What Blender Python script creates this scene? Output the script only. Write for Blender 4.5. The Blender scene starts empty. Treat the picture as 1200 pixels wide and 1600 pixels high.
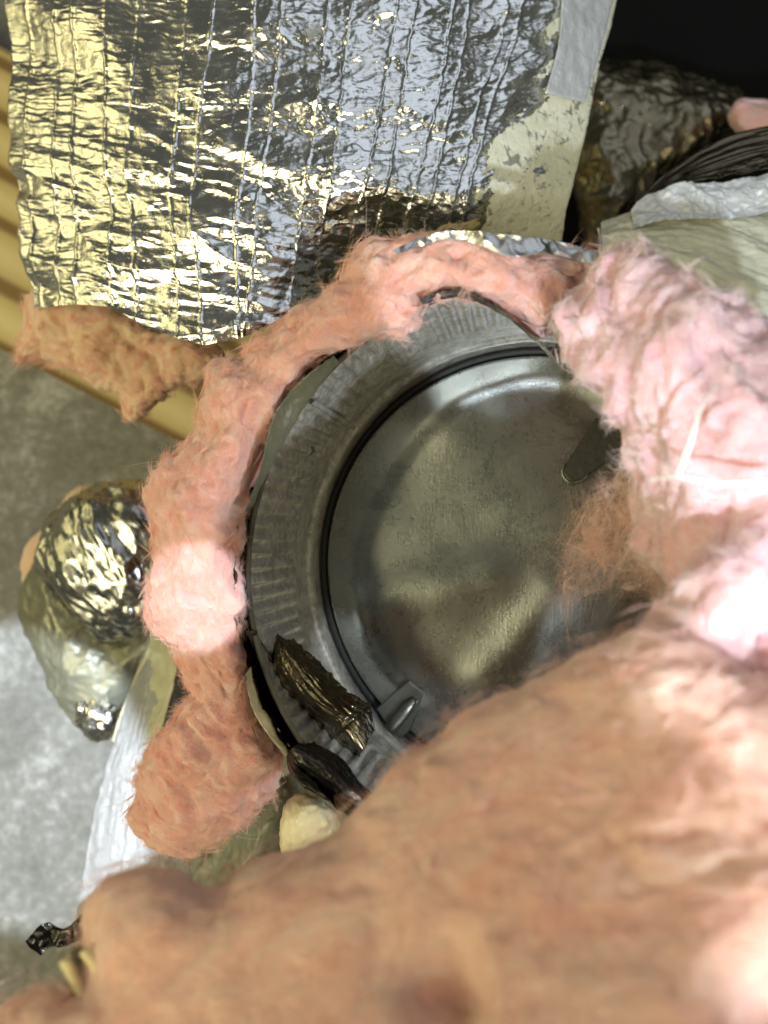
import bpy, math
import numpy as np
import openvdb
from mathutils import Vector

S = bpy.context.scene
COL = S.collection
rng = np.random.default_rng(7)

# ------------------------------------------------------------------ camera
CAM_H = 0.60                       # the lens hangs 60 cm above the slab, looking straight down
F = 1600 * 26.0 / 36.0             # focal length in pixels of the 1200 x 1600 photograph
cam_d = bpy.data.cameras.new('camera')
cam_d.lens = 26.0
cam_d.sensor_width = 36.0
cam_d.clip_start = 0.005
cam_d.clip_end = 50.0
cam_d.dof.use_dof = True
cam_d.dof.focus_distance = 0.285
cam_d.dof.aperture_fstop = 6.7
cam = bpy.data.objects.new('camera', cam_d)
cam.location = (0, 0, CAM_H)
COL.objects.link(cam)
S.camera = cam


def W(px, py, d):
    """World point seen at photo pixel (px, py) at depth d below the lens."""
    px, py, d = np.broadcast_arrays(np.asarray(px, float), np.asarray(py, float), np.asarray(d, float))
    return np.stack([(px - 600) / F * d, (800 - py) / F * d, CAM_H - d], -1)


# ------------------------------------------------------------------ light
S.view_settings.view_transform = 'Standard'
S.view_settings.look = 'None'
S.view_settings.exposure = -0.05
S.view_settings.gamma = 1.0
world = bpy.data.worlds.new('World')
S.world = world
world.use_nodes = True
bg = world.node_tree.nodes['Background']
bg.inputs[0].default_value = (0.66, 0.68, 0.56, 1)
bg.inputs[1].default_value = 0.12


def aim(o, target):
    o.rotation_euler = (Vector(target) - o.location).to_track_quat('-Z', 'Y').to_euler()


def area(name, loc, target, power, color, sx, sy):
    l = bpy.data.lights.new(name, 'AREA')
    l.shape = 'RECTANGLE'
    l.size, l.size_y = sx, sy
    l.energy = power
    l.color = color
    o = bpy.data.objects.new(name, l)
    o.location = loc
    COL.objects.link(o)
    aim(o, target)
    return o


def spot(name, loc, target, power, color, angle, blend, radius):
    l = bpy.data.lights.new(name, 'SPOT')
    l.energy = power
    l.color = color
    l.spot_size = math.radians(angle)
    l.spot_blend = blend
    l.shadow_soft_size = radius
    o = bpy.data.objects.new(name, l)
    o.location = loc
    COL.objects.link(o)
    aim(o, target)
    return o


GOLD = (1.0, 0.87, 0.38)
WARM = (1.0, 0.90, 0.55)
COOL = (0.80, 0.88, 1.0)
area('work_lamp', (-1.15, 0.40, 0.56), (-0.05, 0.05, 0.2), 2.1, GOLD, 0.70, 0.50)
area('bulb_lamp', (-0.82, -0.26, 1.20), (0.0, 0.0, 0.25), 12.0, WARM, 0.7, 0.7)
area('right_fill', (0.55, -0.45, 1.15), (0.0, 0.0, 0.25), 4.2, WARM, 0.5, 0.5)  # added warm fill from the right to brighten the collar wall
area('cool_fill', (0.42, 0.75, 1.10), (0.1, 0.1, 0.25), 2.6, COOL, 1.0, 1.1)  # added cool panel for the foil and plate to mirror
spot('flash_lamp', (0.055, -0.145, 0.70), tuple(W(1010, 230, 0.30)), 7.5, COOL, 30, 0.10, 0.004)
spot('side_flash', (0.21, -0.13, 0.63), tuple(W(1300, 1360, 0.15)), 6.5, COOL, 34, 1.0, 0.006)
spot('beam_lamp', tuple(W(900, 420, 0.02)), tuple(W(300, 935, 0.265)), 5.2, COOL, 9.5, 0.35, 0.002)
spot('floor_beam', (-0.06, -0.03, 0.75), tuple(W(92, 1200, 0.60)), 50.0, (0.74, 0.83, 1.0), 19.5, 0.3, 0.003)

# ------------------------------------------------------------------ noise
_G = rng.normal(size=(512, 3))
_G /= np.linalg.norm(_G, axis=1, keepdims=True)
_PERM = rng.permutation(512)


def gnoise(p, seed=0):
    p = np.asarray(p, float) + seed * 17.137
    i = np.floor(p).astype(np.int64)
    f = p - i
    u = f * f * f * (f * (f * 6 - 15) + 10)
    out = np.zeros(p.shape[:-1])
    for dx in (0, 1):
        for dy in (0, 1):
            for dz in (0, 1):
                h = _PERM[(i[..., 0] + dx) & 511]
                h = _PERM[(h + i[..., 1] + dy) & 511]
                h = _PERM[(h + i[..., 2] + dz) & 511]
                g = _G[h]
                dot = g[..., 0] * (f[..., 0] - dx) + g[..., 1] * (f[..., 1] - dy) + g[..., 2] * (f[..., 2] - dz)
                w = ((u[..., 0] if dx else 1 - u[..., 0]) * (u[..., 1] if dy else 1 - u[..., 1])
                     * (u[..., 2] if dz else 1 - u[..., 2]))
                out += w * dot
    return out * 1.6


def fbm(p, octaves=4, seed=0, gain=0.5):
    a, s, out = 1.0, 1.0, 0.0
    for k in range(octaves):
        out = out + a * gnoise(p * s, seed + k * 3)
        a *= gain
        s *= 2.03
    return out


def ridge(p, octaves=3, seed=0, gain=0.55):
    """Sharp crests: 1 on a crest, falling to 0 between."""
    a, s, out, tot = 1.0, 1.0, 0.0, 0.0
    for k in range(octaves):
        out = out + a * (1 - np.minimum(np.abs(gnoise(p * s, seed + k * 5)) * 1.8, 1))
        tot += a
        a *= gain
        s *= 2.1
    return out / tot


def sstep(a, b, x):
    t = np.clip((x - a) / (b - a), 0, 1)
    return t * t * (3 - 2 * t)


# ------------------------------------------------------------------ materials
def mat(name):
    m = bpy.data.materials.new(name)
    m.use_nodes = True
    nt = m.node_tree
    return m, nt, nt.nodes['Principled BSDF'], nt.nodes['Material Output']


def nd(nt, kind, **kw):
    n = nt.nodes.new(kind)
    for k, v in kw.items():
        if k in n.inputs:
            n.inputs[k].default_value = v
        else:
            setattr(n, k, v)
    return n


def coords(nt, scale=(1, 1, 1), rot=(0, 0, 0)):
    tc = nd(nt, 'ShaderNodeTexCoord')
    mp = nd(nt, 'ShaderNodeMapping')
    mp.inputs['Scale'].default_value = scale
    mp.inputs['Rotation'].default_value = rot
    nt.links.new(tc.outputs['Object'], mp.inputs['Vector'])
    return mp.outputs['Vector']


def noise(nt, vec, scale, detail=4.0, rough=0.55, dist=0.0):
    n = nd(nt, 'ShaderNodeTexNoise')
    n.inputs['Scale'].default_value = scale
    n.inputs['Detail'].default_value = detail
    n.inputs['Roughness'].default_value = rough
    n.inputs['Distortion'].default_value = dist
    nt.links.new(vec, n.inputs['Vector'])
    return n.outputs['Fac']


def ramp(nt, fac, stops):
    r = nd(nt, 'ShaderNodeValToRGB')
    cr = r.color_ramp
    while len(cr.elements) < len(stops):
        cr.elements.new(0.5)
    for e, (p, c) in zip(cr.elements, stops):
        e.position = p
        e.color = (c, c, c, 1) if np.isscalar(c) else (*c, 1)
    nt.links.new(fac, r.inputs['Fac'])
    return r.outputs['Color']


def bump(nt, height, bsdf, strength, dist, prev=None):
    b = nd(nt, 'ShaderNodeBump')
    b.inputs['Strength'].default_value = strength
    b.inputs['Distance'].default_value = dist
    nt.links.new(height, b.inputs['Height'])
    if prev is not None:
        nt.links.new(prev, b.inputs['Normal'])
    nt.links.new(b.outputs['Normal'], bsdf.inputs['Normal'])
    return b.outputs['Normal']


def fiberglass(name, a, b, stretch=(1, 1, 1), rot=(0, 0, 0), sss=0.6):
    m, nt, p, out = mat(name)
    v = coords(nt, stretch, rot)
    n = noise(nt, v, 55, 6, 0.6, 1.2)
    c = ramp(nt, n, [(0.3, a), (0.68, b)])
    nt.links.new(c, p.inputs['Base Color'])
    p.inputs['Roughness'].default_value = 1.0
    p.inputs['Specular IOR Level'].default_value = 0.05
    p.inputs['Subsurface Weight'].default_value = sss
    p.inputs['Subsurface Radius'].default_value = (1.0, 0.55, 0.45)
    p.inputs['Subsurface Scale'].default_value = 0.004
    p.inputs['Sheen Weight'].default_value = 0.25
    n2 = noise(nt, v, 420, 6, 0.7, 2.0)
    bump(nt, n2, p, 0.9, 0.0026)
    return m


def fibre_mat(name, c):
    m, nt, p, out = mat(name)
    nt.nodes.remove(p)
    d = nd(nt, 'ShaderNodeBsdfDiffuse')
    t = nd(nt, 'ShaderNodeBsdfTranslucent')
    d.inputs['Color'].default_value = (*c, 1)
    t.inputs['Color'].default_value = (*c, 1)
    mx = nd(nt, 'ShaderNodeMixShader')
    mx.inputs[0].default_value = 0.5
    nt.links.new(d.outputs[0], mx.inputs[1])
    nt.links.new(t.outputs[0], mx.inputs[2])
    nt.links.new(mx.outputs[0], out.inputs['Surface'])
    return m


def foil(name, col=(0.9, 0.9, 0.89), rough=0.20, scale=1100, strength=0.22):
    m, nt, p, out = mat(name)
    v = coords(nt)
    p.inputs['Base Color'].default_value = (*col, 1)
    p.inputs['Metallic'].default_value = 1.0
    n = noise(nt, v, scale, 5, 0.6, 0.5)
    r = ramp(nt, noise(nt, v, 90, 3), [(0.35, rough * 0.6), (0.7, rough * 1.6)])
    nt.links.new(r, p.inputs['Roughness'])
    bump(nt, n, p, strength, 0.0006)
    return m


def mastic(name, a, b, stretch=(1, 1, 1), rot=(0, 0, 0), worn=0.0, rough=0.5):
    """Brushed-on pale sealant; worn > 0 lets bare foil show in flecks."""
    m, nt, p, out = mat(name)
    v = coords(nt, stretch, rot)
    n = noise(nt, v, 60, 6, 0.65, 0.6)
    nt.links.new(ramp(nt, n, [(0.3, a), (0.7, b)]), p.inputs['Base Color'])
    p.inputs['Roughness'].default_value = rough
    n2 = noise(nt, v, 220, 6, 0.65, 1.0)
    bump(nt, n2, p, 0.6, 0.0012)
    if worn > 0:
        f = ramp(nt, noise(nt, coords(nt, (1, 1, 1)), 130, 5, 0.7, 1.5), [(0.66 - worn, 0.0), (0.69 - worn, 1.0)])
        nt.links.new(f, p.inputs['Metallic'])
    return m


PINK_A, PINK_B = (0.88, 0.44, 0.37), (0.96, 0.63, 0.55)
M = {}
M['pink'] = fiberglass('pink_fibreglass', PINK_A, PINK_B, (1, 1, 1))
M['pink_soft'] = fiberglass('pink_fibreglass_combed', (0.90, 0.48, 0.36), (0.97, 0.70, 0.57), (0.35, 1.0, 1), (0, 0, math.radians(-32)))
M['pink_pale'] = fiberglass('pink_fibreglass_pale', (0.88, 0.47, 0.50), (0.95, 0.69, 0.73), (0.5, 1, 1), (0, 0, 0.5))
M['tan'] = fiberglass('tan_fibreglass', (0.90, 0.56, 0.36), (0.95, 0.69, 0.48))
M['fibre'] = fibre_mat('glass_fibre', (0.97, 0.69, 0.60))
M['fibre_pale'] = fibre_mat('glass_fibre_pale', (0.92, 0.80, 0.78))
M['foil'] = foil('crinkled_foil')
M['foil_dull'] = foil('dull_foil', (0.6, 0.6, 0.58), 0.25)
M['foil_dark'] = foil('dark_foil_tape', (0.15, 0.13, 0.09), 0.2, 700, 0.4)
M['foil_smeared'] = foil('mastic_smeared_foil', (0.21, 0.21, 0.15), 0.42, 260, 0.4)
M['foil_smeared'].node_tree.nodes['Principled BSDF'].inputs['Metallic'].default_value = 0.45
M['foil_pipe'] = foil('grey_foil', (0.50, 0.50, 0.46), 0.22)  # greyer base colour than the jacket foil
M['foil_shade'] = foil('shade_dark_foil', (0.24, 0.21, 0.14), 0.3)  # colour darkened to put the duct's shade into the foil
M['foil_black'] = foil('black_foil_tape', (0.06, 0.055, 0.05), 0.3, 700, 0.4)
M['mastic'] = mastic('pale_mastic', (0.62, 0.63, 0.50), (0.72, 0.72, 0.60), worn=0.09)
M['mastic_brushed'] = mastic('brushed_mastic', (0.45, 0.46, 0.36), (0.66, 0.66, 0.55), (0.25, 1.6, 1), (0, 0, math.radians(12)), rough=0.3)
M['mastic_green'] = mastic('smeared_mastic', (0.36, 0.35, 0.22), (0.50, 0.49, 0.34))
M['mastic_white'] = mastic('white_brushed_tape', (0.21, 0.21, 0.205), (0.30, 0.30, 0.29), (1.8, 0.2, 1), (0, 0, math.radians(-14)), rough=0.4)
M['tape_blue'] = mastic('matt_foil_tape', (0.50, 0.53, 0.58), (0.62, 0.65, 0.70), rough=0.38)
M['tape_blue'].node_tree.nodes['Principled BSDF'].inputs['Metallic'].default_value = 0.2
M['cream'] = mastic('cream_edge', (0.62, 0.55, 0.30), (0.75, 0.69, 0.44))
M['foam'] = mastic('cream_foam', (0.72, 0.66, 0.42), (0.84, 0.78, 0.55), rough=0.8)


def simple(name, c, rough=0.5, metal=0.0, bs=300, bstr=0.3, bd=0.001, stretch=(1, 1, 1)):
    m, nt, p, out = mat(name)
    v = coords(nt, stretch)
    n = noise(nt, v, bs, 5, 0.6)
    c = np.array(c)
    nt.links.new(ramp(nt, n, [(0.3, tuple(c * 0.85)), (0.7, tuple(np.minimum(c * 1.12, 1)))]), p.inputs['Base Color'])
    p.inputs['Roughness'].default_value = rough
    p.inputs['Metallic'].default_value = metal
    bump(nt, n, p, bstr, bd)
    return m


M['shade_black'] = simple('groove_shade_black', (0.008, 0.008, 0.008), 0.6)  # near-black colour for the shaded groove ring
M['dark_void'] = simple('unlit_void_black', (0.005, 0.005, 0.006), 0.85, bs=20, bd=0.004)  # near-black colour for the unlit void
M['dark_void'].node_tree.nodes['Principled BSDF'].inputs['Specular IOR Level'].default_value = 0.1
M['thread'] = simple('pale_thread', (0.85, 0.78, 0.74), 0.8)
M['edge'] = simple('dark_edge', (0.06, 0.06, 0.05), 0.7, 0.3)  # dark colour keeps a bright reflected line off the rim
M['grey_wire'] = simple('grey_wire', (0.35, 0.35, 0.34), 0.4, 0.6)
M['cord'] = simple('cream_cord', (0.72, 0.63, 0.34), 0.6)

# translucent film
m, nt, p, out = mat('grey_green_film')
p.inputs['Base Color'].default_value = (0.17, 0.17, 0.11, 1)
p.inputs['Roughness'].default_value = 0.3
p.inputs['Transmission Weight'].default_value = 0.25
bump(nt, noise(nt, coords(nt), 180, 5, 0.6, 1.0), p, 0.4, 0.002)
M['film'] = m

# galvanised steel, with spangle and a faint vertical mill grain
def galvanised(name, lo, hi, r0, r1, ns=45):
    m, nt, p, out = mat(name)
    v = coords(nt)
    p.inputs['Metallic'].default_value = 1.0
    n = noise(nt, v, ns, 5, 0.65, 0.8)
    vor = nd(nt, 'ShaderNodeTexVoronoi')
    vor.inputs['Scale'].default_value = 700
    nt.links.new(v, vor.inputs['Vector'])
    add = nd(nt, 'ShaderNodeMixRGB')
    add.inputs[0].default_value = 0.14
    nt.links.new(n, add.inputs[1])
    nt.links.new(vor.outputs['Color'], add.inputs[2])
    bw = nd(nt, 'ShaderNodeRGBToBW')
    nt.links.new(add.outputs[0], bw.inputs[0])
    nt.links.new(ramp(nt, bw.outputs[0], [(0.36, lo), (0.66, hi)]), p.inputs['Base Color'])
    nt.links.new(ramp(nt, bw.outputs[0], [(0.3, r0), (0.7, r1)]), p.inputs['Roughness'])
    g = noise(nt, coords(nt, (1.0, 0.06, 1)), 1500, 3, 0.6)
    n1 = bump(nt, g, p, 0.12, 0.0004)
    bump(nt, noise(nt, v, 900, 3), p, 0.15, 0.0004, n1)
    return m


M['zinc'] = galvanised('galvanised_plate', (0.32, 0.335, 0.31), (0.40, 0.415, 0.385), 0.25, 0.31)
M['zinc_wall'] = galvanised('galvanised_collar', (0.36, 0.36, 0.325), (0.76, 0.76, 0.70), 0.34, 0.55, 170)
M['zinc_wall'].node_tree.nodes['Principled BSDF'].inputs['Metallic'].default_value = 0.65
M['zinc_tab'] = galvanised('galvanised_clip', (0.20, 0.205, 0.18), (0.28, 0.285, 0.25), 0.35, 0.45)

# concrete
m, nt, p, out = mat('concrete')
v = coords(nt)
n = noise(nt, v, 14, 8, 0.65, 0.4)
n2 = noise(nt, v, 120, 6, 0.7)
mx = nd(nt, 'ShaderNodeMixRGB')
mx.inputs[0].default_value = 0.5
nt.links.new(n, mx.inputs[1])
nt.links.new(n2, mx.inputs[2])
bw = nd(nt, 'ShaderNodeRGBToBW')
nt.links.new(mx.outputs[0], bw.inputs[0])
nt.links.new(ramp(nt, bw.outputs[0], [(0.36, (0.13, 0.13, 0.115)), (0.52, (0.23, 0.23, 0.21)), (0.64, (0.46, 0.46, 0.45))]), p.inputs['Base Color'])
p.inputs['Roughness'].default_value = 0.85
bump(nt, n2, p, 0.5, 0.003)
M['concrete'] = m

# wood
m, nt, p, out = mat('pine_wood')
v = coords(nt, (1, 0.06, 1))
wv = nd(nt, 'ShaderNodeTexWave')
wv.wave_type = 'BANDS'
wv.inputs['Scale'].default_value = 8
wv.inputs['Distortion'].default_value = 4.0
wv.inputs['Detail'].default_value = 3
wv.inputs['Detail Scale'].default_value = 1.0
nt.links.new(v, wv.inputs['Vector'])
nt.links.new(ramp(nt, wv.outputs['Fac'], [(0.04, (0.20, 0.12, 0.035)), (0.25, (0.52, 0.40, 0.16)), (1.0, (0.66, 0.54, 0.26))]), p.inputs['Base Color'])
p.inputs['Roughness'].default_value = 0.55
bump(nt, wv.outputs['Fac'], p, 0.2, 0.001)
M['wood'] = m


# ------------------------------------------------------------------ object helpers
def thing(name, loc, label, cat, group=None):
    o = bpy.data.objects.new(name, None)
    o.empty_display_size = 0.02
    COL.objects.link(o)
    o.location = loc
    o['label'] = label
    o['category'] = cat
    if group:
        o['group'] = group
    return o


def origin(parent):
    v = Vector((0, 0, 0))
    while parent is not None:
        v = v + parent.location
        parent = parent.parent
    return np.array(v)


def obj(name, verts, faces, material, parent=None, loc=None, smooth=True, kind=None):
    verts = np.asarray(verts, float).reshape(-1, 3)
    if parent is None:
        o0 = np.array(loc) if loc is not None else np.array([verts[:, 0].mean(), verts[:, 1].mean(), verts[:, 2].min()])
    else:
        o0 = origin(parent)
        if parent.type == 'MESH' or loc is not None:
            pass
    me = bpy.data.meshes.new(name)
    v = verts - o0
    if isinstance(faces, np.ndarray):
        me.vertices.add(len(v))
        me.vertices.foreach_set('co', v.astype(np.float32).ravel())
        k = faces.shape[1]
        me.loops.add(faces.size)
        me.loops.foreach_set('vertex_index', faces.astype(np.int32).ravel())
        me.polygons.add(len(faces))
        me.polygons.foreach_set('loop_start', np.arange(0, faces.size, k, dtype=np.int32))
        me.update(calc_edges=True)
        me.validate()
    else:
        me.from_pydata([tuple(x) for x in v], [], faces)
        me.update()
    if smooth:
        me.polygons.foreach_set('use_smooth', np.ones(len(me.polygons), bool))
    me.materials.append(material)
    o = bpy.data.objects.new(name, me)
    COL.objects.link(o)
    if parent is None:
        o.location = o0
    else:
        o.parent = parent
    if kind:
        o['kind'] = kind
    return o


def tag(o, label, cat, group=None):
    o['label'] = label
    o['category'] = cat
    if group:
        o['group'] = group
    return o


def grid_faces(nv, nu, closed_u=False):
    i = np.arange(nv - 1)[:, None]
    j = np.arange(nu if closed_u else nu - 1)[None, :]
    j2 = (j + 1) % nu
    a = i * nu + j
    b = i * nu + j2
    return np.stack([a, a + nu, b + nu, b], -1).reshape(-1, 4)


def grid_normals(P):
    du = np.gradient(P, axis=1)
    dv = np.gradient(P, axis=0)
    n = np.cross(dv, du)
    n /= np.linalg.norm(n, axis=-1, keepdims=True) + 1e-12
    return n


def resample(pts, n):
    pts = np.asarray(pts, float)
    # centripetal-ish smoothing through Catmull-Rom, then arc length
    P = np.vstack([2 * pts[0] - pts[1], pts, 2 * pts[-1] - pts[-2]])
    out = []
    for k in range(1, len(P) - 2):
        t = np.linspace(0, 1, 12, endpoint=False)[:, None]
        a, b, c, d = P[k - 1], P[k], P[k + 1], P[k + 2]
        out.append(0.5 * (2 * b + (c - a) * t + (2 * a - 5 * b + 4 * c - d) * t ** 2 + (3 * b - a - 3 * c + d) * t ** 3))
    out = np.vstack(out + [pts[-1:]])
    s = np.r_[0, np.cumsum(np.linalg.norm(np.diff(out, axis=0), axis=1))]
    q = np.linspace(0, s[-1], n)
    return np.stack([np.interp(q, s, out[:, k]) for k in range(out.shape[1])], -1)


def sheet(name, L, R, nu, nv, depth, height, material, parent=None, thick=0.0006, loc=None):
    """A thin bent sheet between two edge lines (photo pixels), with a real back a little below it."""
    a, b = resample(L, nv), resample(R, nv)
    u = np.linspace(0, 1, nu)[None, :, None]
    q = a[:, None, :] * (1 - u) + b[:, None, :] * u
    uu = np.broadcast_to(np.linspace(0, 1, nu)[None, :], (nv, nu))
    vv = np.broadcast_to(np.linspace(0, 1, nv)[:, None], (nv, nu))
    d = depth(q[..., 0], q[..., 1], uu, vv) if callable(depth) else np.full((nv, nu), depth)
    P = W(q[..., 0], q[..., 1], d)
    N = grid_normals(P)
    N *= np.sign(N[..., 2:3] + 1e-9)
    if height is not None:
        P = P + N * height(P, uu, vv)[..., None]
    B = P - np.array([0, 0, thick])
    n = nu * nv
    f1 = grid_faces(nv, nu)
    f2 = f1[:, ::-1] + n
    rim = np.r_[np.arange(nu), np.arange(2 * nu - 1, n, nu), np.arange(n - 2, n - nu - 1, -1), np.arange(n - 2 * nu, 0, -nu)]
    r2 = np.roll(rim, -1)
    f3 = np.stack([rim, r2, r2 + n, rim + n], -1)
    return obj(name, np.vstack([P.reshape(-1, 3), B.reshape(-1, 3)]), np.vstack([f1, f2, f3]), material, parent, loc)


def tube(path, radius, nseg=8):
    path = np.asarray(path, float)
    n = len(path)
    T = np.gradient(path, axis=0)
    T /= np.linalg.norm(T, axis=1, keepdims=True)
    up = np.array([0.3, 0.2, 0.93])
    A = np.cross(T, up)
    A /= np.linalg.norm(A, axis=1, keepdims=True)
    B = np.cross(T, A)
    r = np.broadcast_to(np.asarray(radius, float), (n,))
    th = np.linspace(0, 2 * np.pi, nseg, endpoint=False)
    P = path[:, None, :] + r[:, None, None] * (np.cos(th)[None, :, None] * A[:, None, :] + np.sin(th)[None, :, None] * B[:, None, :])
    V = np.vstack([P.reshape(-1, 3), path[:1], path[-1:]])
    faces = [tuple(x) for x in grid_faces(n, nseg, True)]
    for k in range(nseg):
        faces.append((n * nseg, k, (k + 1) % nseg))
        faces.append((n * nseg + 1, (n - 1) * nseg + (k + 1) % nseg, (n - 1) * nseg + k))
    return V, faces


# ------------------------------------------------------------------ soft bodies from outlines
def smooth_poly(poly, k=6):
    P = np.asarray(poly, float)
    n = len(P)
    out = []
    for i in range(n):
        a, b, c, d = P[i - 1], P[i], P[(i + 1) % n], P[(i + 2) % n]
        for t in np.linspace(0, 1, k, endpoint=False):
            out.append(0.5 * (2 * b + (c - a) * t + (2 * a - 5 * b + 4 * c - d) * t ** 2 + (3 * b - a - 3 * c + d) * t ** 3))
    return np.array(out)


def poly_sdf(poly, X, Y):
    """Signed pixel distance, positive inside."""
    sh = X.shape
    x, y = X.ravel(), Y.ravel()
    d2 = np.full(x.shape, 1e18)
    inside = np.zeros(x.shape, bool)
    n = len(poly)
    for i in range(n):
        ax, ay = poly[i]
        bx, by = poly[(i + 1) % n]
        ex, ey = bx - ax, by - ay
        t = np.clip(((x - ax) * ex + (y - ay) * ey) / (ex * ex + ey * ey + 1e-9), 0, 1)
        d2 = np.minimum(d2, (x - ax - t * ex) ** 2 + (y - ay - t * ey) ** 2)
        c = (ay > y) != (by > y)
        inside ^= c & (x < (bx - ax) * (y - ay) / (by - ay + 1e-12) + ax)
    return (np.sqrt(d2) * np.where(inside, 1, -1)).reshape(sh)


def body(poly, ctrl, w, vox, disp=None, plane=None):
    """A closed body with the given outline: ctrl rows are (px, py, depth, half thickness); w is the rounding width in metres."""
    pl = smooth_poly(poly)
    lo, hi = pl.min(0) - 40, pl.max(0) + 40
    st = 4.0
    gx = np.arange(lo[0], hi[0], st)
    gy = np.arange(lo[1], hi[1], st)
    GX, GY = np.meshgrid(gx, gy)
    sd = poly_sdf(pl, GX, GY)
    ctrl = np.asarray(ctrl, float)
    wt = 1.0 / (((GX[..., None] - ctrl[:, 0]) ** 2 + (GY[..., None] - ctrl[:, 1]) ** 2 + 60.0 ** 2) ** 1.5)
    wt /= wt.sum(-1, keepdims=True)
    dm = (wt * ctrl[:, 2]).sum(-1) if plane is None else plane(GX, GY)
    th = (wt * ctrl[:, 3]).sum(-1)
    dmin, dmax = (ctrl[:, 2] - ctrl[:, 3]).min() - 4 * vox, (ctrl[:, 2] + ctrl[:, 3]).max() + 4 * vox
    c = np.concatenate([W(pl[:, 0], pl[:, 1], dmin), W(pl[:, 0], pl[:, 1], dmax)])
    x0, y0 = c[:, 0].min() - 5 * vox, c[:, 1].min() - 5 * vox
    xs = np.arange(x0, c[:, 0].max() + 5 * vox, vox)
    ys = np.arange(y0, c[:, 1].max() + 5 * vox, vox)
    ds = np.arange(dmin, dmax, vox)
    X, Y, D = np.meshgrid(xs, ys, ds, indexing='ij')
    fx = np.clip((X / D * F + 600 - gx[0]) / st, 0, len(gx) - 1.001)
    fy = np.clip((800 - Y / D * F - gy[0]) / st, 0, len(gy) - 1.001)
    ix, iy = fx.astype(int), fy.astype(int)
    fx -= ix
    fy -= iy

    def look(A):
        return ((A[iy, ix] * (1 - fx) + A[iy, ix + 1] * fx) * (1 - fy) + (A[iy + 1, ix] * (1 - fx) + A[iy + 1, ix + 1] * fx) * fy)
    s = look(sd) * D / F
    dd, tt = look(dm), look(th)
    q = np.maximum(w - s, 0)
    f = np.sqrt(q * q + ((D - dd) * w / tt) ** 2) - w
    f = np.clip(f, -6 * vox, 6 * vox).astype(np.float32)
    g = openvdb.FloatGrid(float(6 * vox))
    g.copyFromArray(f)
    pts, tris, quads = g.convertToPolygons(0.0)
    pts = np.asarray(pts, float)
    P = np.stack([x0 + pts[:, 0] * vox, y0 + pts[:, 1] * vox, CAM_H - (dmin + pts[:, 2] * vox)], -1)
    Q = np.asarray(quads, np.int64).reshape(-1, 4)
    n = vnormals(P, Q)
    c0 = P.mean(0)
    if np.mean((n * (P - c0)).sum(-1)) < 0:
        Q = Q[:, ::-1]
        n = -n
    if disp is not None:
        P = P + n * disp(P, n)[:, None]
    return P, Q


def vnormals(P, Q):
    fn = np.cross(P[Q[:, 2]] - P[Q[:, 0]], P[Q[:, 3]] - P[Q[:, 1]])
    n = np.zeros_like(P)
    for k in range(4):
        np.add.at(n, Q[:, k], fn)
    return n / (np.linalg.norm(n, axis=1, keepdims=True) + 1e-15)


def wool_disp(flow, amp=1.0, seed=0, stretch=0.35):
    """Cottony surface: folds, wisps and fine fluff, drawn out along the lay of the fibres."""
    def f(P, n):
        d = flow(P)
        along = (P * d).sum(-1, keepdims=True)
        p = P - d * along * (1 - stretch)
        wv = np.stack([gnoise(p * 60, seed + 40 + k) for k in range(3)], -1) * 0.007
        wv2 = np.stack([gnoise(p * 170, seed + 50 + k) for k in range(3)], -1) * 0.0022
        p = p + wv + wv2
        h = 0.0042 * gnoise(p * 38, seed) + 0.0022 * (np.abs(gnoise(p * 75, seed + 1)) * 1.6 - 0.5)
        h += 0.0013 * gnoise(p * 160, seed + 2) + 0.0006 * gnoise(p * 330, seed + 3) + 0.0003 * gnoise(p * 620, seed + 4) + 0.00015 * gnoise(p * 1100, seed + 5)
        h += 0.0014 * sstep(-0.09, 0.09, gnoise(p * 48, seed + 6)) + 0.0007 * sstep(-0.09, 0.09, gnoise(p * 95, seed + 7)) - 0.0003
        return h * amp
    return f


def const_flow(v):
    v = np.array(v, float)
    v /= np.linalg.norm(v)
    return lambda P: np.broadcast_to(v, P.shape)


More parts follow.
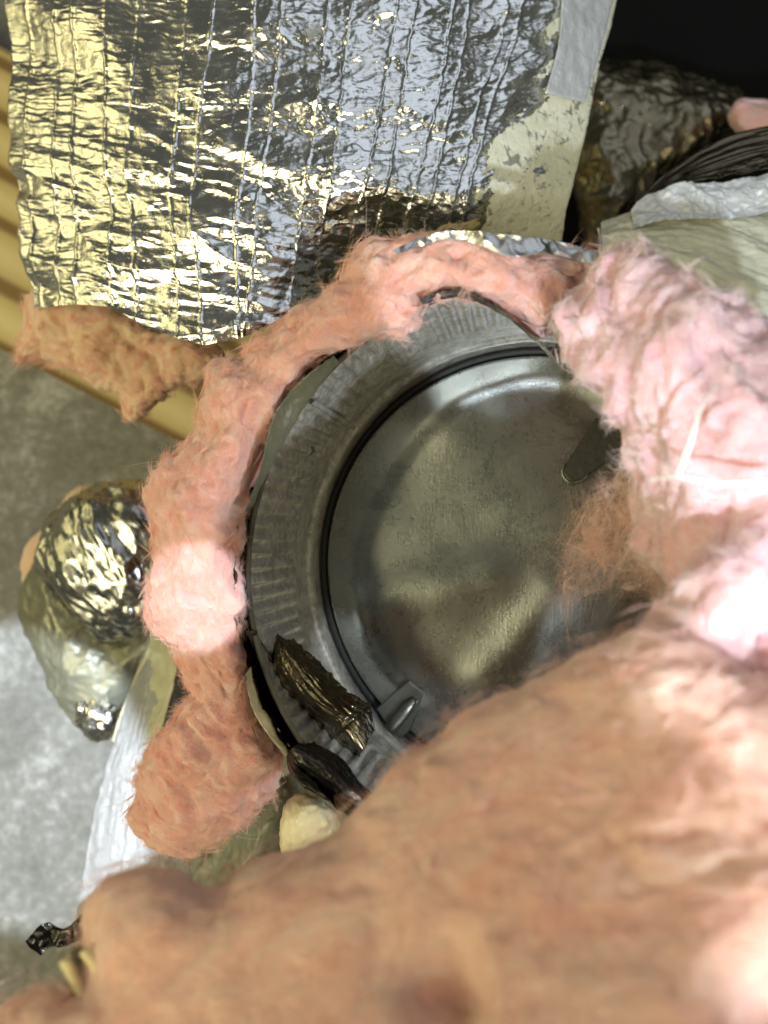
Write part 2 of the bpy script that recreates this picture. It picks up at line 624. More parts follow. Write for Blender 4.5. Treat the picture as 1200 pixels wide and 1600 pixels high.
def fibres(name, P, Q, n_f, flow, lmin, lmax, radius, material, parent, seed=0, lift=0.35, curl=0.5, keep=None, pts=7, clump=1, spread=0.0):
    """Loose glass fibres lying on and lifting off a body; nobody could count them."""
    r = np.random.default_rng(seed)
    cen = P[Q].mean(1)
    fn = np.cross(P[Q[:, 2]] - P[Q[:, 0]], P[Q[:, 3]] - P[Q[:, 1]])
    ar = np.linalg.norm(fn, axis=1)
    nn = fn / (ar[:, None] + 1e-15)
    toward = (np.array([0, 0, CAM_H]) - cen)
    toward /= np.linalg.norm(toward, axis=1, keepdims=True)
    wgt = ar * (((nn * toward).sum(-1)) > -0.35)
    if keep is not None:
        wgt = wgt * keep(cen)
    idx = r.choice(len(Q), n_f, p=wgt / wgt.sum())
    ab = r.random((n_f, 2))
    A, B, C, D = (P[Q[idx, k]] for k in range(4))
    root = (A * (1 - ab[:, :1]) + B * ab[:, :1]) * (1 - ab[:, 1:]) + (D * (1 - ab[:, :1]) + C * ab[:, :1]) * ab[:, 1:]
    # fibres come in wisps of 'clump' that share a lay and a curl
    gid = np.arange(n_f) // clump
    ng = gid[-1] + 1
    first = np.arange(ng) * clump
    root = root[first][gid] + r.normal(size=(n_f, 3)) * spread
    nrm = nn[idx][first][gid]
    root -= nrm * ((root - root[first][gid]) * nrm).sum(-1, keepdims=True)
    fl = (flow(root[first]) * np.sign(r.random(ng) - 0.5)[:, None] + r.normal(size=(ng, 3)) * 0.6)[gid]
    d = fl + r.normal(size=(n_f, 3)) * 0.22
    d -= nrm * (d * nrm).sum(-1, keepdims=True)
    d /= np.linalg.norm(d, axis=1, keepdims=True)
    d += nrm * (np.abs(r.normal(size=(ng, 1))) * lift)[gid]
    d /= np.linalg.norm(d, axis=1, keepdims=True)
    Ln = np.exp(r.uniform(np.log(lmin), np.log(lmax), ng))[gid] * r.uniform(0.6, 1.1, n_f)
    bend = (r.normal(size=(ng, 3)) * curl)[gid] + r.normal(size=(n_f, 3)) * curl * 0.3
    bend2 = (r.normal(size=(ng, 3)) * curl * 1.5)[gid] + r.normal(size=(n_f, 3)) * curl * 0.4
    flat = nrm * 0.85
    bend -= flat * (bend * nrm).sum(-1, keepdims=True)
    bend2 -= flat * (bend2 * nrm).sum(-1, keepdims=True)
    pos = np.empty((n_f, pts, 3))
    pos[:, 0] = root - nrm * 0.0006
    cur = pos[:, 0].copy()
    for k in range(1, pts):
        t = k / (pts - 1)
        dk = d + bend * t + bend2 * t * t * 0.5
        dk /= np.linalg.norm(dk, axis=1, keepdims=True)
        cur = cur + dk * (Ln / (pts - 1))[:, None]
        pos[:, k] = cur
    hc = bpy.data.hair_curves.new(name)
    hc.add_curves([pts] * n_f)
    o0 = origin(parent)
    hc.attributes['position'].data.foreach_set('vector', (pos - o0).astype(np.float32).ravel())
    ra = hc.attributes.get('radius') or hc.attributes.new('radius', 'FLOAT', 'POINT')
    rr = radius * r.uniform(0.5, 1.3, n_f)[:, None] * np.linspace(1, 0.35, pts)[None, :]
    ra.data.foreach_set('value', rr.astype(np.float32).ravel())
    hc.materials.append(material)
    o = bpy.data.objects.new(name, hc)
    COL.objects.link(o)
    o.parent = parent
    o['kind'] = 'stuff'
    return o


# ================================================================== the setting
v = np.array([(-2.5, -2.5, 0), (0.16, -2.5, 0), (0.16, 2.5, 0), (-2.5, 2.5, 0)])
o = obj('concrete_floor', v, [(0, 1, 2, 3)], M['concrete'], smooth=False)
o['kind'] = 'structure'
g = np.linspace(0, 1, 60)
GX, GY = np.meshgrid(0.08 + g * 2.4, -2.4 + g * 4.8)
Z = 0.006 + 0.004 * fbm(np.stack([GX * 6, GY * 6, GX * 0], -1), 3)
o = obj('dark_void_sheet', np.stack([GX, GY, Z + 0.004], -1), grid_faces(60, 60), M['dark_void'])  # dark sheet added in place of the unlit void on the right
o['kind'] = 'structure'

# wooden board: a squared timber lying on the slab, running up under the foil-wrapped duct
e0, e1 = W(-160, 462, 0.545), W(420, 765, 0.545)
dirv = (e1 - e0) / np.linalg.norm(e1 - e0)
perp = np.array([-dirv[1], dirv[0], 0.0])
if perp[1] < 0:
    perp = -perp
bw_, bh = 0.20, 0.05
c0 = (e0 + e1) / 2
c0[2] = 0.002
o = bpy.data.objects.new('wooden_board', None)
prof = [(0.0, 0.0), (0.0, bh - 0.004), (0.004, bh), (bw_ - 0.004, bh), (bw_, bh - 0.004), (bw_, 0.0)]
half = 0.55
V = []
for sgn in (-1, 1):
    for a, h in prof:
        V.append((a, sgn * half, h))
F6 = [tuple(range(6)), tuple(range(11, 5, -1))] + [(k, k + 6, (k + 1) % 6 + 6, (k + 1) % 6) for k in range(6)]
o = obj('wooden_board', V, F6, M['wood'], loc=(0, 0, 0), smooth=False)
o.location = c0
o.rotation_euler = (0, 0, math.atan2(dirv[1], dirv[0]) - math.pi / 2 + (math.pi if False else 0))
# local x must point up the picture (towards perp)
lx = np.array([math.cos(o.rotation_euler[2]), math.sin(o.rotation_euler[2]), 0])
if lx @ perp < 0:
    o.rotation_euler[2] += math.pi
tag(o, 'yellow pine board on the concrete beneath the foil-wrapped duct', 'board')

# ================================================================== round sheet-metal collar and damper plate
DC = W(829, 882, 0.33)
AX = np.array([-0.2025, 0.0375, 1.0])
AX /= np.linalg.norm(AX)
LEN = 0.087
E1 = np.array([1.0, 0, 0]) - AX * AX[0]
E1 /= np.linalg.norm(E1)
E2 = np.cross(AX, E1)


def cyl(th, r, t):
    th, r, t = np.broadcast_arrays(th, r, t)
    return DC + (np.cos(th)[..., None] * E1 + np.sin(th)[..., None] * E2) * r[..., None] + AX * t[..., None]


collar = thing('duct_collar', tuple(DC - AX * 0.02), 'round crimped galvanised duct collar lined with black foil, around the steel disc', 'duct collar')
NC = 118
nu = NC * 10
th = np.linspace(0, 2 * np.pi, nu, endpoint=False)
ts = np.r_[np.linspace(-0.022, 0.008, 10), np.linspace(0.0085, 0.0165, 14), np.linspace(0.018, 0.030, 6), np.linspace(0.031, LEN, 26)]
TH, TT = np.meshgrid(th, ts)
base = 0.0992 - 0.0006 * TT / LEN
bead = np.clip(1 - ((TT - 0.0125) / 0.0040) ** 2, 0, 1)
base -= 0.0021 * np.sqrt(bead)
cz = sstep(0.033, 0.040, TT)
crimp = np.tanh(2.2 * np.sin(TH * NC + 0.25 * np.sin(TH * 7)))
base -= cz * (0.0004 + (TT - 0.03) / (LEN - 0.03) * 0.0006)
base += cz * sstep(LEN, LEN - 0.003, TT) * 0.00075 * crimp * (0.8 + 0.9 * gnoise(np.stack([np.cos(TH) * 3, np.sin(TH) * 3, TT * 40], -1)))
base += 0.0005 * gnoise(np.stack([np.cos(TH) * 4, np.sin(TH) * 4, TT * 25], -1), 3)
obj('collar_wall', cyl(TH, base, TT), grid_faces(len(ts), nu, True)[:, ::-1], M['zinc_wall'], collar)
# outer wall and rolled rim so that the collar has a thickness
ts2 = np.array([LEN, LEN + 0.0004, LEN, 0.0, -0.022])
rs2 = np.array([0.0975, 0.0986, 0.0996, 0.1012, 0.1012])
TH2, _ = np.meshgrid(np.linspace(0, 2 * np.pi, 180, endpoint=False), ts2)
obj('collar_outside', cyl(TH2, rs2[:, None], ts2[:, None]), grid_faces(5, 180, True), M['edge'], collar)
# lap seam
sa = math.radians(141.5)
st_ = np.linspace(0.017, LEN - 0.001, 12)
sth = sa + np.array([-0.010, -0.0098, 0.0098, 0.010])
Ts, Th = np.meshgrid(st_, sth, indexing='ij')
rs = 0.0990 - 0.0006 * Ts / LEN - sstep(0.029, 0.036, Ts) * (0.0004 + (Ts - 0.03) / (LEN - 0.03) * 0.0006) - np.array([0.0, 0.0013, 0.0013, 0.0])[None, :]
obj('lap_seam', cyl(Th, rs, Ts), grid_faces(12, 4), M['zinc_wall'], collar, smooth=False)
# rivet
ra_, rt = math.radians(151.5), 0.052
RV = cyl(np.array(ra_), np.array(0.0980), np.array(rt))
nr = -(math.cos(ra_) * E1 + math.sin(ra_) * E2)
tg = np.cross(AX, nr)
V, Fc = [RV + nr * 0.0013], []
for k, (rr, hh) in enumerate([(0.0009, 0.0011), (0.0017, 0.0006), (0.0019, -0.0004)]):
    for q in np.linspace(0, 2 * np.pi, 12, endpoint=False):
        V.append(RV + nr * hh + (tg * math.cos(q) + AX * math.sin(q)) * rr)
for q in range(12):
    Fc.append((0, 1 + q, 1 + (q + 1) % 12))
    for k in range(2):
        Fc.append((1 + 12 * k + q, 13 + 12 * k + q, 13 + 12 * k + (q + 1) % 12, 1 + 12 * k + (q + 1) % 12))
obj('rivet', V, Fc, M['zinc_tab'], collar)
# black ring standing in for the shade in the groove
gr = np.array([0.0948, 0.0948, 0.0966, 0.0985, 0.0985])
gt = np.array([-0.010, -0.0035, -0.0015, -0.0030, -0.010])
THg, _ = np.meshgrid(np.linspace(0, 2 * np.pi, 160, endpoint=False), gt)
obj('groove_shade', cyl(THg, gr[:, None], gt[:, None]), grid_faces(5, 160, True)[:, ::-1], M['shade_black'], collar)

# black foil liner standing just outside the collar rim
a0, a1 = math.radians(88), math.radians(232)
lu = 520
lth = np.linspace(a0, a1, lu)
lt = np.linspace(0.015, LEN + 0.004, 34)
THl, Tl = np.meshgrid(lth, lt)
pl = np.stack([THl * 9, Tl * 60, 0 * Tl], -1)
rl = 0.1016 + 0.0006 * sstep(0.03, LEN, Tl) + 0.0006 * fbm(pl, 3, 4) + 0.0008 * ridge(np.stack([THl * 30, Tl * 60, 0 * Tl], -1), 2, 8)
Tl2 = Tl + 0.0025 * gnoise(np.stack([THl * 12, 0 * Tl, 0 * Tl], -1), 6) * sstep(0.03, LEN, Tl)
obj('foil_liner', cyl(THl, rl, Tl2), grid_faces(34, lu), M['foil_dark'], collar)

# ------- the plate
plate = thing('damper_plate', tuple(DC), 'round dented galvanised steel disc closing the duct collar', 'damper plate')
nr_, nt_ = 120, 240
rr = np.r_[np.linspace(0.0005, 0.0932, nr_ - 5), 0.0936, 0.0939, 0.0940, 0.0940, 0.0938]
zz = np.r_[np.zeros(nr_ - 5), -0.0002, -0.0006, -0.0012, -0.0022, -0.0028]
TH, RR = np.meshgrid(np.linspace(0, 2 * np.pi, nt_, endpoint=False), rr)
ZZ = np.broadcast_to(zz[:, None], RR.shape).copy()
LX, LY = RR * np.cos(TH), RR * np.sin(TH)
fade = 1 - sstep(0.080, 0.0935, RR)
dent = 0.0007 * gnoise(np.stack([LX * 20, LY * 20, 0 * LX], -1), 21) + 0.0001 * gnoise(np.stack([LX * 55, LY * 55, 0 * LX], -1), 22)


def crease(x0, y0, x1, y1, amp, wd):
    """A soft pressed fold running from photo pixel (x0,y0) to (x1,y1)."""
    a = (W(x0, y0, 0.33) - DC)[:2]
    b = (W(x1, y1, 0.33) - DC)[:2]
    e = b - a
    t = np.clip(((LX - a[0]) * e[0] + (LY - a[1]) * e[1]) / (e @ e), 0, 1)
    dist = np.hypot(LX - a[0] - t * e[0], LY - a[1] - t * e[1])
    return amp * np.exp(-(dist / wd) ** 2)


dent += crease(560, 950, 760, 900, 0.0016, 0.012) + crease(560, 960, 640, 1080, 0.0012, 0.010)
dent += crease(760, 1060, 860, 930, 0.0012, 0.011) + crease(690, 640, 760, 600, 0.0012, 0.016)
dent -= 0.0014 * (1 - sstep(0.073, 0.083, RR + 0.004 * np.sin(3 * TH)))
ZZ = ZZ + dent * fade
obj('plate_disc', cyl(TH, RR, ZZ), grid_faces(nr_, nt_, True), M['zinc'], plate)


def on_plate(px, py, h=0.0):
    """Point h above the plate along the ray through photo pixel (px, py)."""
    px, py = np.broadcast_arrays(np.asarray(px, float), np.asarray(py, float))
    ray = np.stack([(px - 600) / F, (800 - py) / F, -np.ones(px.shape)], -1)
    c = np.array([0, 0, CAM_H])
    k = ((DC + AX * 0.001 - c) @ AX) / (ray @ AX)
    return c + ray * k[..., None] + AX * np.asarray(h, float)[..., None]


def slab_px(outline, z0, z1):
    q = np.array(outline, float)
    n = len(q)
    ce = q.mean(0)
    rings = [on_plate(q[:, 0], q[:, 1], np.full(n, z0)), on_plate(q[:, 0], q[:, 1], np.full(n, z1 - 0.0004))]
    qi = ce + (q - ce) * 0.94
    rings.append(on_plate(qi[:, 0], qi[:, 1], np.full(n, z1)))
    Fc = [tuple(range(3 * n - 1, 2 * n - 1, -1))]
    for k in range(n):
        j = (k + 1) % n
        Fc += [(j, k, n + k, n + j), (n + j, n + k, 2 * n + k, 2 * n + j)]
    return np.vstack(rings), Fc


clip = obj('clip', *slab_px([(590, 1106), (614, 1083), (641, 1063), (664, 1081), (655, 1110), (640, 1142), (628, 1152), (606, 1130)], 0.0, 0.0024), M['zinc_tab'], plate, smooth=False)
tq = np.array([(650, 1090), (638, 1104), (622, 1124), (608, 1141), (601, 1149)])
tb = on_plate(tq[:, 0], tq[:, 1], np.array([0.0022, 0.0034, 0.0036, 0.0028, 0.0012]))
obj('clip_tongue', *tube(resample(tb, 16), np.r_[np.linspace(1.8, 3.0, 4), [3.2] * 8, np.linspace(3.1, 1.8, 4)] * 0.001, 12), M['zinc_tab'], clip)
M['clip_dark'] = simple('dark_clip_steel', (0.06, 0.06, 0.052), 0.4, 0.5)
clip2 = obj('clip', *slab_px([(878, 736), (881, 747), (892, 754), (908, 750), (955, 716), (990, 690), (980, 655), (930, 655), (905, 692)], 0.0, 0.003), M['clip_dark'], plate, smooth=False)
lq = np.array([(882, 724), (878, 736), (881, 747), (892, 755), (908, 751), (918, 743)])
obj('clip_lip', *tube(resample(on_plate(lq[:, 0], lq[:, 1], np.full(6, 0.003)), 20), 0.0006, 8), M['zinc_tab'], clip2)

# ================================================================== foil-wrapped duct (top)
duct = thing('wrapped_duct', tuple(W(460, 250, 0.46)), 'big duct wrapped in crinkled silver foil insulation with raised threads', 'insulated duct')
nvj, nuj = 430, 640
yl = np.array([-80, 0, 200, 400, 482])
xl = np.array([2, 8, 15, 40, 48])
yr = np.array([-80, 0, 180, 330, 480])
xr = np.array([975, 958, 915, 880, 855])
bx = np.array([-50, 45, 110, 175, 230, 275, 320, 360, 400, 440, 520, 650, 860, 1000])
by = np.array([480, 482, 476, 480, 512, 528, 540, 532, 518, 500, 500, 490, 470, 470])
U = np.linspace(-0.07, 1.05, nuj)
Vv = np.linspace(0, 1, nvj)
UU, VV = np.meshgrid(U, Vv)
PX = 40 + UU * 860
PY = None
uc = np.clip(UU, 0, 1)
for _ in range(4):
    yb = np.interp(PX, bx, by)
    PY = -80 + VV * (yb + 80)
    l_, r_ = np.interp(PY, yl, xl), np.interp(PY, yr, xr)
    PX = l_ + uc * (r_ - l_)
over = np.maximum(-UU, 0) / 0.07
overr = np.maximum(UU - 1, 0) / 0.05


def jacket_depth(px, py):
    t = (px - 470) / 470
    d = 0.315 + 0.055 * np.abs(t) ** 2.4
    d += 0.075 * sstep(290, 520, py) * sstep(400, 680, px)      # tucks back behind the torn collar wrap
    return d


DJ = jacket_depth(PX, PY) + over * 0.10 + overr * 0.02
PX2 = PX + over * 14 - overr * 2
PJ = W(PX2, PY, DJ)
NJ = grid_normals(PJ)
NJ *= np.sign(NJ[..., 2:3] + 1e-9)
# scrim threads, in photo pixels: x at a list of y
threads = [[(-80, 42), (200, 43), (480, 60)], [(-80, 92), (60, 88), (200, 86), (350, 92), (480, 95)], [(-80, 122), (100, 117), (200, 113), (330, 118), (480, 125)],
           [(-80, 172), (60, 168), (200, 164), (350, 174), (540, 180)], [(-80, 222), (60, 212), (200, 203), (280, 198), (380, 211), (540, 214)],
           [(-80, 292), (60, 286), (200, 272), (300, 264), (440, 277), (540, 280)], [(-80, 338), (60, 328), (200, 307), (320, 296), (440, 311), (540, 318)],
           [(-80, 402), (60, 396), (200, 386), (360, 366), (520, 372)], [(-80, 446), (60, 437), (200, 420), (320, 400), (400, 396), (520, 380)],
           [(-80, 524), (60, 506), (150, 498), (250, 483), (400, 462), (500, 450)], [(-80, 566), (60, 540), (150, 534), (250, 522), (400, 498), (500, 486)],
           [(-80, 634), (60, 612), (150, 598), (250, 580), (360, 552), (500, 520)], [(-80, 664), (60, 640), (150, 628), (250, 612), (360, 590), (500, 560)],
           [(-80, 724), (60, 700), (150, 684), (250, 662), (360, 630), (500, 600)], [(-80, 748), (60, 728), (150, 706), (250, 688), (360, 660), (500, 630)],
           [(-80, 806), (60, 786), (150, 752), (250, 728), (360, 690), (500, 660)], [(-80, 832), (60, 806), (150, 772), (250, 744), (360, 712), (500, 680)]]
cell = np.zeros_like(PX)
HJ = np.zeros_like(PX)
for k, tr in enumerate(threads):
    ty, tx = np.array(tr, float).T
    wob = 1.6 * gnoise(np.stack([PY / 14, PX * 0 + k, 0 * PX], -1), 50)
    dx = PX - np.interp(PY, ty, tx) - wob
    cell += dx > 0
    seg = 0.75 + 0.45 * gnoise(np.stack([PY / 40, PX * 0 + k * 5, 0 * PX], -1), 51)
    bumpy = 1 + 0.35 * gnoise(np.stack([PY / 5, PX * 0 + k * 3, 0 * PX], -1), 52)
    HJ += 0.00060 * np.clip(seg, 0.25, 1.2) * bumpy * np.exp(-(dx / 2.3) ** 2)
for k, y0 in enumerate([-40, -12, 40, 62, 138, 160, 246, 268, 352, 374]):
    seg = sstep(-0.1, 0.35, gnoise(np.stack([PX / 60, PX * 0 + k * 7, 0 * PX], -1), 55))
    dy = PY - y0 - 5 * np.sin(PX / 130 + k) - 3 * gnoise(np.stack([PX / 40, 0 * PX + k, 0 * PX], -1), 56)
    HJ += 0.00022 * seg * np.exp(-(dy / 2.0) ** 2)
# crinkles: short cross wrinkles that change from strip to strip, plus broad folds low down
left = 1 - sstep(380, 520, PX)
cs = cell * 3.7
q1 = np.stack([PX / 90 + cs, PY / 13 + 0.15 * gnoise(np.stack([PX / 30, PY / 30, cs], -1), 60) * 3, cs], -1)
HJ += 0.00048 * (ridge(q1, 4, 61, 0.6) - 0.5) * (0.45 + 0.55 * left)
q2 = np.stack([PX / 42, PY / 32, cs * 0.2], -1)
HJ += 0.0009 * (ridge(q2, 4, 64) - 0.5) * (1 - 0.5 * left)
q3 = np.stack([(PX + PY * 0.4) / 160, (PY - PX * 0.22) / 52, 0 * PX], -1)
HJ += 0.0026 * (ridge(q3, 2, 66) - 0.5) * left * sstep(120, 300, PY)
HJ += 0.0016 * (ridge(np.stack([PX / 85 + PY / 200, PY / 60, cs * 0.1], -1), 3, 72) - 0.5) * (1 - 0.6 * left)
HJ += 0.0034 * gnoise(np.stack([PX / 120, PY / 80, 0 * PX], -1), 67)
HJ += 0.00020 * gnoise(np.stack([PX / 14, PY / 11, cs], -1), 68) + 0.00003 * gnoise(np.stack([PX / 5, PY / 5, cs], -1), 69)
PJd = PJ + NJ * HJ[..., None]
fj = grid_faces(nvj, nuj)
obj('foil_jacket', PJd, fj, M['foil'], duct)
# pale mastic brushed over the right-hand edge
fx_ = PX + 34 * fbm(np.stack([PX / 45 + PY / 90, PY / 70, 0 * PX], -1), 5, 71, 0.65)
bl = np.interp(PY, [-80, 40, 130, 170, 235, 320, 400, 520], [905, 872, 850, 820, 775, 745, 720, 700])
coat = (fx_ > bl) & (UU <= 1.05)
cf = coat.ravel()[fj].all(1)
used = np.unique(fj[cf])
remap = np.full(nvj * nuj, -1)
remap[used] = np.arange(len(used))
soft = PJ + NJ * (0.35 * HJ + 0.0016)[..., None]
tp = soft.reshape(-1, 3)[used]
obj('mastic_coat', tp, remap[fj[cf]], M['mastic'], duct)
sheet('tape_patch', [(878, -70), (876, 35), (868, 90), (852, 145)], [(972, -70), (950, 35), (932, 95), (914, 160)], 24, 40,
      lambda px, py, u, v: jacket_depth(px, py) - 0.0052, lambda P, u, v: 0.0006 * fbm(P * 200, 3, 5), M['tape_blue'], duct)
# cut batt end poking out under the jacket
P, Q = body([(52, 462), (120, 455), (180, 462), (240, 505), (335, 545), (350, 585), (310, 600), (275, 600), (240, 640), (205, 655), (185, 615), (130, 592), (75, 566), (22, 568), (38, 520)],
            [(60, 520, 0.405, 0.016), (180, 540, 0.40, 0.016), (300, 580, 0.39, 0.012)], 0.012, 0.0012, wool_disp(const_flow((1, -0.25, 0)), 0.9, 30, 1.0))
batt = obj('cut_batt', P, Q, M['tan'], duct)
fibres('batt_fibres', P, Q, 14000, const_flow((1, -0.25, 0)), 0.004, 0.010, 0.00007, M['fibre'], batt, 31, lift=0.1, clump=20, spread=0.0008)

# ================================================================== things in the dark on the right
def foil_crumple(scale, amp, seed):
    def f(P, n):
        return amp * (ridge(P * scale, 3, seed) - 0.5) + amp * 0.9 * gnoise(P * scale * 0.55, seed + 1)
    return f


P, Q = body([(905, 110), (960, 100), (1080, 118), (1160, 140), (1165, 200), (1090, 250), (1040, 290), (985, 345), (950, 400), (915, 400), (903, 330), (896, 230)],
            [(930, 200, 0.50, 0.03), (1080, 180, 0.50, 0.03), (930, 340, 0.50, 0.03)], 0.025, 0.0016, foil_crumple(42, 0.005, 81))
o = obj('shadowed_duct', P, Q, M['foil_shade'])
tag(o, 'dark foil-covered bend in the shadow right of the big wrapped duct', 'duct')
P, Q = body([(1150, 160), (1190, 155), (1250, 165), (1250, 205), (1180, 212), (1145, 195)], [(1190, 185, 0.46, 0.012)], 0.01, 0.0013, wool_disp(const_flow((1, 0.2, 0)), 0.6, 35))
t = obj('insulation_scrap', P, Q, M['pink_pale'])
tag(t, 'small pale pink tuft lodged in the dark at the upper right edge', 'insulation')

seal = thing('sealed_duct', tuple(W(1150, 400, 0.44)), 'foil-taped duct smeared with brushed pale mastic beside the pink tuft', 'sealed duct')
sheet('mastic_skin', [(940, 352), (985, 334), (1060, 322), (1140, 314), (1300, 300)], [(930, 430), (1000, 490), (1080, 540), (1160, 600), (1320, 660)], 110, 180,
      lambda px, py, u, v: 0.392 - 0.034 * np.sin(np.pi * np.clip(u * 0.8 + 0.12, 0, 1)), lambda P, u, v: 0.0036 * (ridge(np.stack([u * 7 + 0.5 * np.sin(v * 5), v * 1.6, 0 * u], -1), 3, 90) - 0.5) + 0.0006 * fbm(P * 160, 4, 91), M['mastic_brushed'], seal)
sheet('foil_tape', [(985, 330), (1010, 305), (1060, 290), (1120, 283), (1300, 262)], [(992, 356), (1040, 345), (1100, 340), (1160, 336), (1300, 318)], 70, 150,
      lambda px, py, u, v: 0.372 - 0.006 * u, lambda P, u, v: 0.0030 * (ridge(P * 85, 3, 92) - 0.5) + 0.0040 * gnoise(P * 45, 93) * (1 - 0.5 * u) + 0.0004 * fbm(P * 300, 2, 94), M['tape_blue'], seal)
sheet('dark_tape', [(945, 395), (975, 340), (1030, 280), (1100, 230), (1180, 200), (1300, 185)], [(985, 350), (1005, 318), (1060, 290), (1120, 278), (1180, 268), (1300, 250)], 90, 160,
      lambda px, py, u, v: 0.388 - 0.016 * u, lambda P, u, v: 0.0012 * (ridge(np.stack([u * 7 + 0.6 * v, v * 2.5, 0 * u], -1), 2, 95) - 0.5) + 0.0016 * (ridge(P * 120, 2, 96) - 0.5) * sstep(0.6, 1, u), M['foil_dark'], seal)
V, Fc = tube(resample(np.array([W(940, 402, 0.30), W(938, 380, 0.297), W(935, 356, 0.294)]), 8), 0.0007, 6)
tag(obj('loose_wire', V, Fc, M['grey_wire']), 'short grey wire end standing up above the torn pink wrap', 'wire')

# ================================================================== pink wrap round the collar
sleeve = thing('insulation_sleeve', tuple(W(330, 900, 0.285)), 'torn pink fibreglass wrap curving round the left of the steel collar', 'insulation')
cc = W(815, 880, 0.27)


def ring_flow(P):
    d = P - cc
    t = np.stack([-d[:, 1], d[:, 0], 0 * d[:, 0]], -1)
    return t / (np.linalg.norm(t, axis=1, keepdims=True) + 1e-9)


ring_poly = [(930, 412), (880, 402), (820, 402), (760, 386), (715, 376), (660, 388), (620, 398), (585, 392), (558, 418), (500, 455), (450, 486), (420, 532), (388, 548), (384, 572), (340, 576), (322, 625), (306, 680), (280, 712),
             (240, 764), (246, 810), (248, 860), (240, 905), (238, 962), (262, 1004), (282, 1045), (296, 1092), (262, 1140), (238, 1172), (216, 1225), (208, 1282), (244, 1318), (292, 1330), (340, 1310), (392, 1270),
             (432, 1222), (444, 1190), (420, 1136), (394, 1080), (386, 1020), (384, 950), (379, 880), (381, 800), (402, 722), (430, 642), (470, 592), (520, 552), (570, 530), (615, 515), (655, 505), (652, 470), (700, 455), (752, 466), (800, 490), (842, 522), (872, 512), (905, 470)]
ring_ctrl = [(900, 440, 0.250, 0.014), (800, 430, 0.246, 0.014), (720, 420, 0.246, 0.015), (560, 470, 0.257, 0.017), (420, 590, 0.266, 0.018), (340, 700, 0.270, 0.019), (310, 850, 0.272, 0.019), (320, 1000, 0.275, 0.018),
             (360, 1110, 0.280, 0.017), (320, 1220, 0.285, 0.020)]
P, Q = body(ring_poly, ring_ctrl, 0.013, 0.00085, wool_disp(ring_flow, 1.0, 1, 0.5))
sl = obj('wool_body', P, Q, M['pink'], sleeve)
fibres('wool_fibres', P, Q, 70000, ring_flow, 0.003, 0.009, 0.000045, M['fibre'], sl, 2, lift=0.09, curl=1.0, pts=8, clump=16, spread=0.0009)
fibres('stray_fibres', P, Q, 50, ring_flow, 0.008, 0.022, 0.00005, M['fibre_pale'], sl, 3, lift=0.8, curl=0.6, pts=10)
# foil facing folded over the top of the wrap
sheet('foil_facing', [(612, 394), (650, 374), (710, 360), (790, 366), (870, 378), (960, 404)], [(618, 399), (690, 374), (740, 380), (800, 402), (860, 398), (960, 425)], 40, 150,
      lambda px, py, u, v: 0.232 + 0.003 * np.sin(v * 9), lambda P, u, v: 0.0022 * (ridge(P * 90, 2, 101) - 0.5) + 0.0015 * gnoise(P * 70, 102), M['foil_dull'], sleeve)
# inner facing seen as a thin black slit
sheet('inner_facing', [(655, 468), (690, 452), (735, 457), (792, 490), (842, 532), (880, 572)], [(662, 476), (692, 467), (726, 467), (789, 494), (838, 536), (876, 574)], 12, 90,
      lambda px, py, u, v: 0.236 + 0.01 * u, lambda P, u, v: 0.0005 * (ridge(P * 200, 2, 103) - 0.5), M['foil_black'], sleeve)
sheet('film_edge', [(522, 556), (472, 592), (432, 642), (413, 702), (398, 760), (384, 800)], [(530, 566), (496, 608), (464, 652), (436, 706), (408, 760), (390, 800)], 16, 90,
      lambda px, py, u, v: 0.250 + 0.008 * u, lambda P, u, v: 0.0008 * fbm(P * 120, 3, 104), M['film'], sleeve)
sheet('cream_facing_edge', [(384, 1052), (390, 1094), (412, 1138), (446, 1182)], [(392, 1042), (402, 1086), (430, 1132), (456, 1172)], 10, 60,
      lambda px, py, u, v: 0.255 + 0.004 * u, lambda P, u, v: 0.0004 * fbm(P * 200, 3, 105), M['cream'], sleeve)

# ================================================================== tape flaps below left of the collar
def tape_h(seed, along=0.3):
    def f(P, u, v):
        return 0.0011 * (ridge(np.stack([u * 9, v * 9 * along, 0 * u], -1), 3, seed) - 0.5) + 0.0018 * gnoise(np.stack([u * 2.5, v * 3, 0 * u], -1), seed + 1)
    return f


flap = sheet('tape_flap', [(429, 994), (420, 1045), (444, 1095), (480, 1137), (515, 1162), (558, 1191)], [(437, 990), (462, 1004), (497, 1035), (540, 1077), (571, 1104), (579, 1142)], 80, 150,
             lambda px, py, u, v: 0.268 + 0.022 * v - 0.012 * np.sin(np.pi * u),
             lambda P, u, v: 0.0014 * (ridge(np.stack([u * 9, v * 3, 0 * u], -1), 3, 110) - 0.5) + 0.0016 * gnoise(np.stack([u * 2.5, v * 3, 0 * u], -1), 111) + 0.0016 * np.exp(-((v - 0.78 - 0.03 * u) / 0.014) ** 2)
             + 0.0012 * ridge(np.stack([u * 8, v * 14, 0 * u], -1), 2, 112) * sstep(0.8, 1.0, u), M['foil_dark'])
tag(flap, 'loose dark foil tape flap with shiny creased edge hanging into the collar', 'tape', 'dark tape ends at the collar')
sheet('twisted_edge', [(384, 985), (405, 1035), (430, 1082), (470, 1130), (500, 1160)], [(398, 985), (428, 1035), (446, 1080), (477, 1126), (506, 1156)], 20, 70,
      lambda px, py, u, v: 0.262 + 0.020 * v, lambda P, u, v: 0.001 * (ridge(np.stack([u * 3, v * 4, 0 * u], -1), 2, 118) - 0.5), M['foil_black'], flap)
